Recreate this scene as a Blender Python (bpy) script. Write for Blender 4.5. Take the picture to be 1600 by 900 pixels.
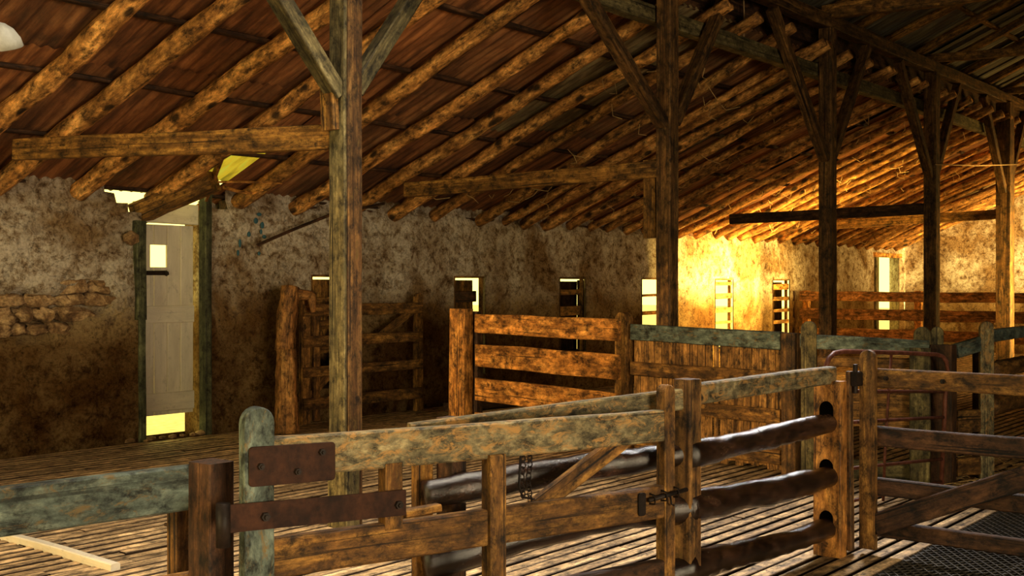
import bpy, bmesh, math, random
from mathutils import Vector, noise, Matrix, Euler
random.seed(7)
sc = bpy.context.scene
col = sc.collection
for o in list(bpy.data.objects): bpy.data.objects.remove(o)

# ------------------------------------------------------------------ camera
H = 1.5; F = 1750.0; HOR = 446.0; YAW = math.radians(39.6)
CY, SY = math.cos(YAW), math.sin(YAW)
cd = bpy.data.cameras.new('camera'); cam = bpy.data.objects.new('camera', cd); col.objects.link(cam)
cam.location = (0, 0, H); cam.rotation_euler = (math.pi/2, 0, YAW-math.pi/2)
cd.sensor_width = 36; cd.lens = 36*F/1600; cd.shift_y = -(450-HOR)/1600; cd.clip_start = .05; cd.clip_end = 300
sc.camera = cam
sc.view_settings.view_transform = 'Standard'; sc.view_settings.look = 'None'
sc.view_settings.gamma = 1; sc.view_settings.use_curve_mapping = False
sc.view_settings.exposure = -0.12
sc.cycles.use_denoising = True
sc.cycles.max_bounces = 8; sc.cycles.diffuse_bounces = 4
sc.cycles.sample_clamp_indirect = 6

# ------------------------------------------------------------------ light
w = bpy.data.worlds.new('world'); sc.world = w; w.use_nodes = True
bg = w.node_tree.nodes['Background']; bg.inputs[0].default_value = (1, .84, .22, 1); bg.inputs[1].default_value = 3.0
def lamp(name, loc, target, size, size_y, power, colr, spread=180):
    d = bpy.data.lights.new(name, 'AREA'); d.shape = 'RECTANGLE'; d.size = size; d.size_y = size_y
    d.energy = power; d.color = colr; d.spread = math.radians(spread)
    o = bpy.data.objects.new(name, d); col.objects.link(o); o.location = loc
    o.rotation_euler = (Vector(target)-Vector(loc)).to_track_quat('-Z', 'Y').to_euler()
    return o
# daylight at the near end and side doorways; the other area lamps are added
lamp('end_area_lamp', (-2.7, 5.0, 2.2), (6, 5.6, .2), 5, 2.6, 135, (1, .80, .50))
lamp('daylight_side_doorway', (1.0, -5.6, 1.5), (3.4, 8, 1.7), 3.2, 2.2, 270, (1, .80, .54), 100)
lamp('added_top_lamp', (3.9, 3.6, 4.9), (3.9, 4.4, 0), 1.8, 1.2, 92, (1, .88, .70), 90)  # added overhead lamp for floor and rail tops; the roof is closed here
lamp('added_top_lamp', (9.3, 3.9, 4.4), (5.4, 2.7, .4), .9, .6, 48, (1, .93, .88), 60)  # added lamp for highlights on the log rails, no gap above it
sd = bpy.data.lights.new('low_sun', 'SUN'); sd.energy = 2.2; sd.angle = math.radians(2.5); sd.color = (1, .66, .30)
so = bpy.data.objects.new('low_sun', sd); col.objects.link(so)
so.rotation_euler = Vector((1, .10, -.165)).to_track_quat('-Z', 'Y').to_euler()
lamp('added_wall_glow_lamp', (16.9, -5.6, 1.1), (17.7, 9.6, 1.75), 1.8, 1.6, 520, (1, .64, .15), 17)  # added lamp for the glow on the long wall; solid wall behind it
lamp('end_area_lamp', (20.6, -4.0, 1.0), (26, 7.0, 2.7), 1.6, 1.4, 380, (1, .66, .20), 30)  # added lamp to brighten the end wall, no doorway behind it
lamp('added_far_corner_lamp', (22.0, 1.0, .7), (20.0, 8.2, 2.8), 2.2, 1.0, 190, (1, .60, .15), 100)  # added lamp brightening the far rafters from below, no opening there

# ------------------------------------------------------------------ pixel helpers (real depth in every case)
def ray(x, y):
    u = (x-800)/F; v = (HOR-y)/F
    return Vector((CY+u*SY, SY-u*CY, v))
def P(x, y, f): r = ray(x, y); return Vector((0, 0, H))+r*f
def PZ(x, y, z): r = ray(x, y); return Vector((0, 0, H))+r*((z-H)/r.z)
def PY(x, y, Y): r = ray(x, y); return Vector((0, 0, H))+r*(Y/r.y)
def PX(x, y, X): r = ray(x, y); return Vector((0, 0, H))+r*(X/r.x)
SL = .40; ZW = 2.36; YW = 9.6
def zr(Y, off=0): return ZW+SL*(YW-Y)+off            # lean-to rafter centre plane
def PR(x, y, off=0):
    r = ray(x, y); t = (ZW+off+SL*YW-H)/(r.z+SL*r.y)
    return Vector((0, 0, H))+r*t
def zm(Y, off=0): return 4.60+.42*(5.25-abs(Y)) + off  # main roof

# ------------------------------------------------------------------ object helpers
def newbm():
    bm = bmesh.new(); bm.verts.layers.float_vector.new('gc'); return bm
def GL(bm): return bm.verts.layers.float_vector['gc']
def tag(o, label=None, cat=None, group=None, kind=None):
    if label: o['label'] = label
    if cat: o['category'] = cat
    if group: o['group'] = group
    if kind: o['kind'] = kind
    return o
def thing(name, loc, label, cat, group=None):
    o = bpy.data.objects.new(name, None); o.empty_display_size = .1; col.objects.link(o)
    o.location = loc; return tag(o, label, cat, group)
ROOT = {}
def obj(name, bm, mat, parent=None, smooth=False):
    me = bpy.data.meshes.new(name)
    bmesh.ops.recalc_face_normals(bm, faces=bm.faces[:])
    if parent is not None:
        org = ROOT.get(parent.name, Vector(parent.location))
    else:
        xs = [v.co for v in bm.verts]
        org = Vector((sum(p.x for p in xs)/len(xs), sum(p.y for p in xs)/len(xs), min(p.z for p in xs)))
    for v in bm.verts: v.co -= org
    bm.to_mesh(me); bm.free()
    if smooth:
        for p in me.polygons: p.use_smooth = True
    me.materials.append(mat)
    o = bpy.data.objects.new(name, me); col.objects.link(o)
    if parent is not None: o.parent = parent
    else: o.location = org
    ROOT[o.name] = org
    return o
def frame(a, b, up):
    d = (b-a).normalized(); up = Vector(up)
    s = d.cross(up)
    if s.length < 1e-4: s = d.cross(Vector((0, 1, 0)))
    s.normalize(); u = s.cross(d).normalized()
    return d, s, u
def ringsweep(bm, cs, pts2, offs, axis_len, caps=True):
    """cs: list of (centre, s, u, scale); pts2: section points (a along s, b along u)"""
    L = GL(bm); rings = []
    for i, (c, s, u, k, along) in enumerate(cs):
        r = []
        for (a, b) in pts2:
            v = bm.verts.new(c+s*(a*k)+u*(b*k)); v[L] = Vector((along, a, b))+offs; r.append(v)
        rings.append(r)
    n = len(pts2)
    for i in range(len(rings)-1):
        for j in range(n):
            bm.faces.new((rings[i][j], rings[i][(j+1) % n], rings[i+1][(j+1) % n], rings[i+1][j]))
    if caps:
        bm.faces.new(rings[0][::-1]); bm.faces.new(rings[-1])
    return rings
def timber(bm, a, b, wid, thk, up=(0, 0, 1), wob=.004, ch=.006, seg=None):
    """sawn timber; wid measured along up, thk across"""
    a = Vector(a); b = Vector(b); d, s, u = frame(a, b, up); ln = (b-a).length
    n = seg or max(2, int(ln/.25))
    ch = min(ch, wid*.25, thk*.25)
    hw, ht = wid/2, thk/2
    pts = [(-ht+ch, -hw), (ht-ch, -hw), (ht, -hw+ch), (ht, hw-ch), (ht-ch, hw), (-ht+ch, hw), (-ht, hw-ch), (-ht, -hw+ch)]
    o = Vector((random.uniform(0, 50), random.uniform(0, 50), random.uniform(0, 50)))
    cs = []
    for i in range(n+1):
        t = i/n; c = a.lerp(b, t)
        nv = noise.noise_vector(Vector((t*ln*1.3, o.x, o.y)))*wob
        k = 1+noise.noise(Vector((t*ln*2.1, o.y, o.z)))*wob*6
        cs.append((c+s*nv.x*1.3+u*nv.y*1.3, s, u, k, t*ln))
    rs = ringsweep(bm, cs, pts, o, ln)
    if wob > 0:
        for r in rs:
            for v in r: v.co += noise.noise_vector(v.co*9+o)*wob*.5
def pole(bm, a, b, r0, r1=None, wob=.02, n=None, m=10, bump=.12, ecc=1.0):
    a = Vector(a); b = Vector(b); d, s, u = frame(a, b, (0, 0, 1)); ln = (b-a).length
    r1 = r0 if r1 is None else r1
    n = n or max(4, int(ln/.09))
    o = Vector((random.uniform(0, 50), random.uniform(0, 50), random.uniform(0, 50)))
    cs = []
    for i in range(n+1):
        t = i/n; c = a.lerp(b, t); nv = noise.noise_vector(Vector((t*ln*.8, o.x, o.y)))*wob
        cs.append((c+s*nv.x+u*nv.y, s, u, (r0+(r1-r0)*t), t*ln))
    pts = [(math.cos(2*math.pi*j/m)*ecc, math.sin(2*math.pi*j/m)) for j in range(m)]
    L = GL(bm); rings = ringsweep(bm, cs, pts, o, ln)
    for i, r in enumerate(rings):
        c = cs[i][0]; k = cs[i][3]
        for v in r:
            q = v.co-c
            f = 1+bump*(noise.noise(Vector((v.co.x*3, v.co.y*3, v.co.z*3))+o)+.6*noise.noise(v.co*11+o))
            v.co = c+q*f
            g = v[L]; v[L] = Vector((g.x, o.y+q.dot(s), o.z+q.dot(u)))
def tube(bm, pts, r, m=8):
    pts = [Vector(p) for p in pts]; L = GL(bm); rings = []
    o = random.uniform(0, 30); al = 0
    ref = Vector((0, 0, 1))
    for i, p in enumerate(pts):
        d = (pts[min(i+1, len(pts)-1)]-pts[max(i-1, 0)]).normalized()
        s = d.cross(ref)
        if s.length < .2: s = d.cross(Vector((.6, .8, 0)))
        s.normalize(); u = s.cross(d)
        if i: al += (p-pts[i-1]).length
        ring = []
        for j in range(m):
            q = s*math.cos(2*math.pi*j/m)*r+u*math.sin(2*math.pi*j/m)*r
            v = bm.verts.new(p+q); v[L] = Vector((al+o, q.dot(s), q.dot(u))); ring.append(v)
        rings.append(ring)
    for i in range(len(rings)-1):
        for j in range(m):
            bm.faces.new((rings[i][j], rings[i][(j+1) % m], rings[i+1][(j+1) % m], rings[i+1][j]))
    bm.faces.new(rings[0][::-1]); bm.faces.new(rings[-1])
def plate(bm, outline, org, ux, uy, thk, ch=.003):
    """outline (list of 2-D points, ccw) extruded by thk along ux x uy, small chamfer"""
    ux = Vector(ux).normalized(); uy = Vector(uy).normalized(); nz = ux.cross(uy).normalized(); org = Vector(org)
    L = GL(bm); o = Vector((random.uniform(0, 50), random.uniform(0, 50), 0))
    cx = sum(p[0] for p in outline)/len(outline); cy = sum(p[1] for p in outline)/len(outline)
    rings = []
    for (z, k) in ((-thk/2, ch), (-thk/2+ch, 0), (thk/2-ch, 0), (thk/2, ch)):
        r = []
        for (a, b) in outline:
            l = math.hypot(a-cx, b-cy) or 1; q = 1-k/l
            aa = cx+(a-cx)*q; bb = cy+(b-cy)*q
            v = bm.verts.new(org+ux*aa+uy*bb+nz*z); v[L] = Vector((bb, aa, z))+o; r.append(v)
        rings.append(r)
    n = len(outline)
    for i in range(3):
        for j in range(n): bm.faces.new((rings[i][j], rings[i][(j+1) % n], rings[i+1][(j+1) % n], rings[i+1][j]))
    bm.faces.new(rings[0][::-1]); bm.faces.new(rings[-1])
def stile(bm, c, dirv, wid, thk, z0, z1, rnd=True):
    """upright gate board with a rounded top; c = (x, y) centre, dirv = horizontal direction of its width"""
    ux = Vector((dirv[0], dirv[1], 0)).normalized(); r = wid/2
    if rnd:
        out = [(-r, z0), (r, z0)]+[(r, z0+(z1-r-z0)*k/6) for k in range(1, 6)]
        out += [(r*math.cos(math.pi*k/10), z1-r+r*math.sin(math.pi*k/10)) for k in range(11)]
        out += [(-r, z0+(z1-r-z0)*k/6) for k in range(5, 0, -1)]
    else: out = [(-r, z0), (r, z0), (r, z1), (-r, z1)]
    plate(bm, out, (c[0], c[1], 0), ux, (0, 0, 1), thk, .005)
def rect_rounded(x0, x1, y0, y1, r, n=4):
    out = []
    for (cx, cy, a0) in ((x1-r, y0+r, -90), (x1-r, y1-r, 0), (x0+r, y1-r, 90), (x0+r, y0+r, 180)):
        for k in range(n+1):
            a = math.radians(a0+90*k/n); out.append((cx+r*math.cos(a), cy+r*math.sin(a)))
    return out
def box(bm, c, sx, sy, sz, rough=0):
    c = Vector(c); a = c-Vector((0, 0, sz/2)); b = c+Vector((0, 0, sz/2))
    timber(bm, a, b, sy, sx, up=(0, 1, 0), wob=rough, seg=2)
def ball(bm, c, r, sc3=(1, 1, 1), sub=1):
    L = GL(bm)
    g = bmesh.ops.create_icosphere(bm, subdivisions=sub, radius=r)
    for v in g['verts']:
        v.co = Vector((v.co.x*sc3[0], v.co.y*sc3[1], v.co.z*sc3[2]))+Vector(c); v[L] = v.co.copy()

# ------------------------------------------------------------------ materials
def mat(name, build):
    m = bpy.data.materials.new(name); m.use_nodes = True; nt = m.node_tree
    b = nt.nodes['Principled BSDF']; build(nt, b); return m
def N(nt, t, **k):
    n = nt.nodes.new(t)
    for a, v in k.items(): setattr(n, a, v)
    return n
def attr(nt):
    a = N(nt, 'ShaderNodeAttribute'); a.attribute_name = 'gc'; return a.outputs['Vector']
def scaled(nt, vec, s):
    m = N(nt, 'ShaderNodeMapping'); m.inputs['Scale'].default_value = s; nt.links.new(vec, m.inputs['Vector']); return m.outputs[0]
def nz(nt, vec, scale, detail=8, rough=.6, dist=0):
    n = N(nt, 'ShaderNodeTexNoise'); n.inputs['Scale'].default_value = scale; n.inputs['Detail'].default_value = detail
    n.inputs['Roughness'].default_value = rough; n.inputs['Distortion'].default_value = dist
    nt.links.new(vec, n.inputs['Vector']); return n.outputs[0]
def ramp(nt, fac, stops):
    r = N(nt, 'ShaderNodeValToRGB'); e = r.color_ramp.elements
    while len(e) < len(stops): e.new(.5)
    for i, (p, c) in enumerate(stops):
        e[i].position = p
        if not isinstance(c, tuple): c = (c, c, c)
        e[i].color = (c[0], c[1], c[2], 1)
    nt.links.new(fac, r.inputs[0]); return r.outputs[0]
def mix(nt, fac, a, b, mode='MIX'):
    m = N(nt, 'ShaderNodeMix', data_type='RGBA', blend_type=mode)
    for s, v in ((m.inputs[0], fac), (m.inputs[6], a), (m.inputs[7], b)):
        if hasattr(v, 'links'): nt.links.new(v, s)
        else: s.default_value = v if not isinstance(v, tuple) else (v[0], v[1], v[2], 1)
    return m.outputs[2]
def bump(nt, b, h, strength=.5, dist=.01):
    n = N(nt, 'ShaderNodeBump'); n.inputs['Strength'].default_value = strength; n.inputs['Distance'].default_value = dist
    nt.links.new(h, n.inputs['Height']); nt.links.new(n.outputs[0], b.inputs['Normal'])
def lk(nt, o, i): nt.links.new(o, i)

def wood(name, dark, mid, light, patch=None, patch_amt=.55, grain=34, along=1.6, rough=(.55, .85), bmp=.6, spec=.3, crack=.9, knots=0):
    def f(nt, b):
        g = attr(nt)
        gv = scaled(nt, g, (along, grain, grain))
        n1 = nz(nt, gv, 1.0, 10, .65, .3)
        c = ramp(nt, n1, [(.30, dark), (.50, mid), (.72, light)])
        bl = nz(nt, scaled(nt, g, (2.2, 7, 7)), 1.0, 6, .7, .6)
        c = mix(nt, ramp(nt, bl, [(.38, .25), (.62, 1.25)]), (0, 0, 0), c, 'MIX') if False else mix(nt, 1.0, c, ramp(nt, bl, [(.30, .30), (.47, .85), (.65, 1.5)] if name != 'whitewashed_board' else [(.3, .85), (.6, 1.05)]), 'MULTIPLY')
        gr = nz(nt, scaled(nt, g, (9, 15, 15)), 1.0, 12, .78, .2)
        c = mix(nt, 1.0, c, ramp(nt, gr, [(.39, .12), (.50, .95), (.65, 1.85)] if name != 'whitewashed_board' else [(.34, .7), (.45, 1.0)]), 'MULTIPLY')
        if patch:
            pn = nz(nt, scaled(nt, g, (9, 22, 22)), 1.0, 12, .8, .9)
            c = mix(nt, ramp(nt, pn, [(patch_amt-.03, 0.), (patch_amt+.07, 1.)]), c, patch)
        if crack:
            cn = nz(nt, scaled(nt, g, (.8, 55, 55)), 1.0, 4, .5, .8)
            c = mix(nt, 1.0, c, ramp(nt, cn, [(.33, 1-crack), (.40, 1.)]), 'MULTIPLY')
        if knots:
            vo = N(nt, 'ShaderNodeTexVoronoi'); vo.inputs['Scale'].default_value = knots
            lk(nt, scaled(nt, g, (.55, 1, 1)), vo.inputs['Vector'])
            c = mix(nt, 1.0, c, ramp(nt, vo.outputs['Distance'], [(.13, .12), (.24, 1.)]), 'MULTIPLY')
        oi = N(nt, 'ShaderNodeObjectInfo')
        c = mix(nt, 1.0, c, ramp(nt, oi.outputs['Random'], [(0, .78), (1, 1.15)]), 'MULTIPLY')
        if name == 'pale_floor_slat':   # worn pale on the trodden tops, sides painted dark as shade in the gaps
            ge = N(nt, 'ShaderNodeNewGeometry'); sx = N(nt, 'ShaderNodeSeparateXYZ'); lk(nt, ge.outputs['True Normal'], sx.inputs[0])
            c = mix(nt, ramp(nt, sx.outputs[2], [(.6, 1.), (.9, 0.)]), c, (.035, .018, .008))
        lk(nt, c, b.inputs['Base Color'])
        lk(nt, ramp(nt, n1, [(.3, rough[0]), (.7, rough[1])]), b.inputs['Roughness'])
        b.inputs['Specular IOR Level'].default_value = spec
        bump(nt, b, mix(nt, .5, n1, gr), bmp*1.3, .014)
    return mat(name, f)
M = {}
M['post'] = wood('dark_sawn_timber', (0.0216, 0.0093, 0.0025), (0.0918, 0.0418, 0.0112), (0.2160, 0.1116, 0.0310), (0.1188, 0.0698, 0.0155), .58)
M['post_pale'] = wood('greenish_weathered_timber', (0.0310, 0.0217, 0.0074), (0.1054, 0.0806, 0.0310), (0.2232, 0.1798, 0.0806), (0.0620, 0.0527, 0.0186), .55, grain=40)
M['beam'] = wood('brown_tie_timber', (0.0540, 0.0214, 0.0037), (0.2052, 0.0930, 0.0174), (0.4104, 0.2139, 0.0434), (0.0972, 0.0372, 0.0074), .56)
M['pole'] = wood('debarked_pole', (0.1166, 0.0440, 0.0100), (0.4374, 0.1946, 0.0461), (0.9040, 0.4771, 0.1339), (0.1166, 0.0402, 0.0084), .58, grain=13, along=3.5, knots=5.5, crack=.5, bmp=.9)
M['paint'] = wood('faded_green_paint', (0.0310, 0.0432, 0.0360), (0.0806, 0.1044, 0.0880), (0.1488, 0.1728, 0.1360), (0.1612, 0.1080, 0.0400), .57, grain=34, along=14, crack=.6)
M['paint_worn'] = wood('worn_green_paint', (0.0425, 0.0340, 0.0160), (0.1275, 0.1062, 0.0560), (0.2720, 0.2210, 0.1120), (0.3570, 0.1955, 0.0600), .53, grain=34, along=16, crack=.7)
M['gatewood'] = wood('worn_brown_gate_board', (0.0389, 0.0167, 0.0039), (0.1555, 0.0711, 0.0156), (0.4082, 0.2093, 0.0474), (0.0680, 0.0285, 0.0078), .55, grain=22, along=4)
M['honey'] = wood('honey_worn_board', (0.1334, 0.0485, 0.0084), (0.4309, 0.1767, 0.0343), (0.7387, 0.3534, 0.0790), (0.1642, 0.0530, 0.0105), .57, grain=20, along=5)
M['fence_far'] = wood('orange_brown_rail', (.07, .03, .010), (.26, .12, .04), (.50, .26, .09), (.10, .04, .015), .57, grain=20, along=5)
M['plank'] = wood('vertical_plank', (0.0540, 0.0223, 0.0062), (0.2376, 0.1116, 0.0279), (0.4536, 0.2418, 0.0682), None, grain=60, along=1.0)
M['darkwood'] = wood('dark_brown_rail', (0.0126, 0.0056, 0.0028), (0.0490, 0.0210, 0.0084), (0.1050, 0.0490, 0.0196), None, grain=24, along=3)  # even dark brown wood tone
M['logwood'] = wood('hand_polished_log', (0.0072, 0.0036, 0.0024), (0.0240, 0.0108, 0.0066), (0.0600, 0.0300, 0.0168), (0.0090, 0.0048, 0.0036), .52, grain=9, along=3.5, rough=(.14, .30), bmp=.45, spec=.7, crack=.3)
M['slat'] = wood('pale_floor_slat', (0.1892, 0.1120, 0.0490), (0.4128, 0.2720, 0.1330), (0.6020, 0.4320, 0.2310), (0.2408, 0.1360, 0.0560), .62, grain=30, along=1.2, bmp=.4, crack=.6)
M['doorpaint'] = wood('whitewashed_board', (.72, .63, .48), (.80, .72, .56), (.84, .76, .60), (.50, .38, .22), .74, grain=10, along=2, bmp=.15, crack=.15)
M['jamb'] = wood('green_door_jamb', (.02, .02, .010), (.055, .058, .028), (.11, .11, .055), None, grain=25)
M['slab'] = wood('red_slab', (.07, .028, .010), (.30, .13, .035), (.52, .27, .08), (.08, .03, .012), .58, grain=12, along=2)
def iron(name, c0, c1, rough=.7):
    def f(nt, b):
        g = attr(nt); n1 = nz(nt, g, 28, 8, .7); n2 = nz(nt, g, 6, 4)
        c = mix(nt, ramp(nt, n2, [(.35, 0.), (.65, 1.)]), c0, c1)
        c = mix(nt, 1.0, c, ramp(nt, n1, [(.3, .4), (.6, 1.2)]), 'MULTIPLY')
        lk(nt, c, b.inputs['Base Color']); b.inputs['Roughness'].default_value = rough
        b.inputs['Metallic'].default_value = 0; b.inputs['Specular IOR Level'].default_value = .15; bump(nt, b, n1, .5, .004)
    return mat(name, f)
M['rust'] = iron('rusty_strap_iron', (0.0180, 0.0063, 0.0030), (0.0480, 0.0168, 0.0066), .62)
M['pipe'] = iron('rusty_red_pipe', (.09, .030, .018), (.20, .07, .045), .45)
M['black_iron'] = iron('black_iron', (0.0072, 0.0054, 0.0048), (0.0240, 0.0150, 0.0108), .5)
M['galv'] = iron('grey_mesh_iron', (0.0300, 0.0270, 0.0210), (0.0660, 0.0540, 0.0360), .6)
def f(nt, b):
    tc = N(nt, 'ShaderNodeNewGeometry').outputs['Position']
    big = nz(nt, tc, 1.1, 5, .6, .5); mid = nz(nt, tc, 7.5, 13, .78, .25); fine = nz(nt, tc, 34, 8, .7)
    c = ramp(nt, mid, [(.36, (.09, .05, .025)), (.44, (.27, .20, .125)), (.52, (.50, .43, .33)), (.75, (.66, .60, .49))])
    vc = N(nt, 'ShaderNodeTexVoronoi', feature='DISTANCE_TO_EDGE'); vc.inputs['Scale'].default_value = 2.3
    wv = N(nt, 'ShaderNodeVectorMath', operation='MULTIPLY_ADD'); nn = N(nt, 'ShaderNodeTexNoise'); nn.inputs['Scale'].default_value = 2.5; nn.inputs['Detail'].default_value = 6; lk(nt, tc, nn.inputs['Vector'])
    lk(nt, nn.outputs['Color'], wv.inputs[0]); wv.inputs[1].default_value = (.9, .9, .9); lk(nt, tc, wv.inputs[2]); lk(nt, wv.outputs[0], vc.inputs['Vector'])
    c = mix(nt, 1.0, c, ramp(nt, vc.outputs['Distance'], [(.0, .62), (.03, 1.)]), 'MULTIPLY')
    c = mix(nt, ramp(nt, big, [(.42, 0.), (.60, .95)]), c, mix(nt, 1.0, c, (.42, .30, .17), 'MULTIPLY'))
    sp = N(nt, 'ShaderNodeSeparateXYZ'); lk(nt, tc, sp.inputs[0])
    h = N(nt, 'ShaderNodeMath', operation='MULTIPLY_ADD'); lk(nt, mid, h.inputs[0]); h.inputs[1].default_value = -1.5; 
    lk(nt, sp.outputs[2], h.inputs[2])
    damp = ramp(nt, h.outputs[0], [(0., (.34, .24, .12)), (.15, (.40, .29, .15)), (.42, (.62, .50, .31)), (.68, (1, 1, 1))])
    c = mix(nt, 1.0, c, damp, 'MULTIPLY')
    c = mix(nt, 1.0, c, ramp(nt, fine, [(.30, .18), (.44, .92), (.65, 1.3)]), 'MULTIPLY')
    lk(nt, c, b.inputs['Base Color']); b.inputs['Roughness'].default_value = .95; b.inputs['Specular IOR Level'].default_value = .1
    bump(nt, b, mix(nt, .35, mid, fine), .9, .035)
M['plaster'] = mat('old_lime_plaster', f)
def f(nt, b):
    tc = N(nt, 'ShaderNodeNewGeometry').outputs['Position']
    mid = nz(nt, tc, 7, 10, .7, .5); fine = nz(nt, tc, 45, 8, .7)
    c = ramp(nt, mid, [(.30, (.04, .02, .008)), (.47, (.24, .13, .05)), (.60, (.55, .36, .17))])
    c = mix(nt, 1.0, c, ramp(nt, fine, [(.3, .35), (.6, 1.2)]), 'MULTIPLY')
    lk(nt, c, b.inputs['Base Color']); b.inputs['Roughness'].default_value = .95; bump(nt, b, mix(nt, .5, mid, fine), .9, .03)
M['stone'] = mat('brown_field_stone', f)
def f(nt, b):
    g = attr(nt)
    st = nz(nt, scaled(nt, g, (1.4, 16, 16)), 1.0, 8, .7, .3); bl = nz(nt, scaled(nt, g, (1.2, 2.2, 2)), 1.0, 6, .7, .8)
    fl = N(nt, 'ShaderNodeSeparateXYZ'); lk(nt, g, fl.inputs[0])
    mm = N(nt, 'ShaderNodeMath', operation='MULTIPLY'); lk(nt, fl.outputs[1], mm.inputs[0]); mm.inputs[1].default_value = 1/.62
    ff = N(nt, 'ShaderNodeMath', operation='FLOOR'); lk(nt, mm.outputs[0], ff.inputs[0])
    cb = N(nt, 'ShaderNodeCombineXYZ'); lk(nt, ff.outputs[0], cb.inputs[0]); lk(nt, fl.outputs[2], cb.inputs[1])
    wn = N(nt, 'ShaderNodeTexWhiteNoise'); lk(nt, cb.outputs[0], wn.inputs['Vector'])
    c = ramp(nt, st, [(.30, (.035, .012, .004)), (.50, (.22, .078, .022)), (.70, (.50, .20, .06))])
    c = mix(nt, ramp(nt, wn.outputs[0], [(.80, 0.), (.86, .75)]), c, mix(nt, 1.0, c, (.62, 1.6, 2.6), 'MULTIPLY'))
    c = mix(nt, 1.0, c, ramp(nt, bl, [(.32, .35), (.60, 1.3)]), 'MULTIPLY')
    c = mix(nt, 1.0, c, ramp(nt, wn.outputs[0], [(0., .6), (.8, 1.25)]), 'MULTIPLY')
    lk(nt, c, b.inputs['Base Color']); b.inputs['Roughness'].default_value = .75; bump(nt, b, st, .6, .012)
M['roof'] = mat('rusted_corrugated_iron', f)
def f(nt, b):
    g = attr(nt)
    st = nz(nt, scaled(nt, g, (1.0, 10, 10)), 1.0, 8, .7, .3)
    c = ramp(nt, st, [(.30, (.03, .022, .014)), (.50, (.10, .085, .06)), (.70, (.26, .25, .20))])
    lk(nt, c, b.inputs['Base Color']); b.inputs['Roughness'].default_value = .6; b.inputs['Metallic'].default_value = .2; bump(nt, b, st, .4, .01)
M['roof_grey'] = mat('grey_corrugated_iron', f)
def f(nt, b):
    g = attr(nt); st = nz(nt, scaled(nt, g, (1.5, 9, 9)), 1.0, 5)
    c = ramp(nt, st, [(.36, (.16, .14, .03)), (.5, (.42, .34, .06)), (.62, (.30, .38, .12))])
    lk(nt, c, b.inputs['Base Color']); b.inputs['Roughness'].default_value = .5
    b.inputs['Transmission Weight'].default_value = 0
    out = nt.nodes['Material Output']; tr = N(nt, 'ShaderNodeBsdfTranslucent'); lk(nt, c, tr.inputs[0])
    ms = N(nt, 'ShaderNodeMixShader'); ms.inputs[0].default_value = .55
    lk(nt, b.outputs[0], ms.inputs[1]); lk(nt, tr.outputs[0], ms.inputs[2]); lk(nt, ms.outputs[0], out.inputs[0])
M['fibreglass'] = mat('yellow_fibreglass', f)
def simple(name, c, rough=.8, metal=0):
    def f(nt, b):
        tc = N(nt, 'ShaderNodeNewGeometry').outputs['Position']; n = nz(nt, tc, 9, 8, .7)
        lk(nt, mix(nt, 1.0, c, ramp(nt, n, [(.3, .55), (.65, 1.2)]), 'MULTIPLY'), b.inputs['Base Color'])
        b.inputs['Roughness'].default_value = rough; b.inputs['Metallic'].default_value = metal
    return mat(name, f)
M['sand'] = simple('pale_yard_sand', (.62, .52, .36))
M['soil'] = simple('dark_soil', (.03, .02, .012))
M['enamel'] = simple('chalky_enamel', (.34, .33, .27), .6)
M['rope'] = simple('frayed_twine', (.35, .22, .10))
M['hay'] = simple('dry_straw', (.50, .32, .12))
M['hole_shade'] = simple('painted_hole_shade', (.002, .0015, .001), 1.0); M['hole_shade'].node_tree.nodes['Principled BSDF'].inputs['Specular IOR Level'].default_value = 0
M['bluepaint'] = simple('blue_green_paint_daub', (.03, .10, .13))

# ------------------------------------------------------------------ SETTING: ground, floor
X0, X1 = -3.0, 26.0
bm = newbm()
for (a, b2, c, d) in ((-60, 9.9, 90, 70), (24.6, -40, 90, 9.9)):
    vs = [bm.verts.new((a, b2, -.35)), bm.verts.new((c, b2, -.35)), bm.verts.new((c, d, -.35)), bm.verts.new((a, d, -.35))]; bm.faces.new(vs)
tag(obj('ground_yard', bm, M['sand']), kind='structure')
bm = newbm(); vs = [bm.verts.new(p) for p in ((-8, -9, -.9), (25, -9, -.9), (25, 9.9, -.9), (-8, 9.9, -.9))]; bm.faces.new(vs)
tag(obj('ground_under_floor', bm, M['soil']), kind='structure')

bm = newbm(); rs = random.Random(3)
Y = -5.9; MESHX, MESHY = 5.3, 2.28
while Y < 9.55:
    xs = X0+rs.uniform(0, 2)
    xe = X0
    lo, hi = X0, X1
    if Y < MESHY and Y > .2: segs = [(X0, MESHX), (9.6, X1)]
    else: segs = [(X0, X1)]
    for (lo, hi) in segs:
        x = lo
        while x < hi-.05:
            e = min(hi, x+rs.uniform(2.2, 3.8))
            if hi-e < .6: e = hi
            wd = .072+rs.uniform(-.006, .006)
            if rs.random() < .04: wd = .09
            a = Vector((x+.004, Y+rs.uniform(-.006, .006), -.018+rs.uniform(-.003, .004)))
            b = Vector((e-.004, Y+rs.uniform(-.006, .006), -.018+rs.uniform(-.003, .004)))
            random.seed(int(Y*1000)+int(x*77)); timber(bm, a, b, .034, wd, wob=0, ch=.004, seg=2)
            x = e
    Y += .1
random.seed(11)
for k in range(20):
    x = X0+.6+k*1.35; timber(bm, (x, -6, -.10), (x, 9.55, -.10), .13, .08, wob=0, seg=2)
tag(obj('floor', bm, M['slat']), kind='structure')

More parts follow.
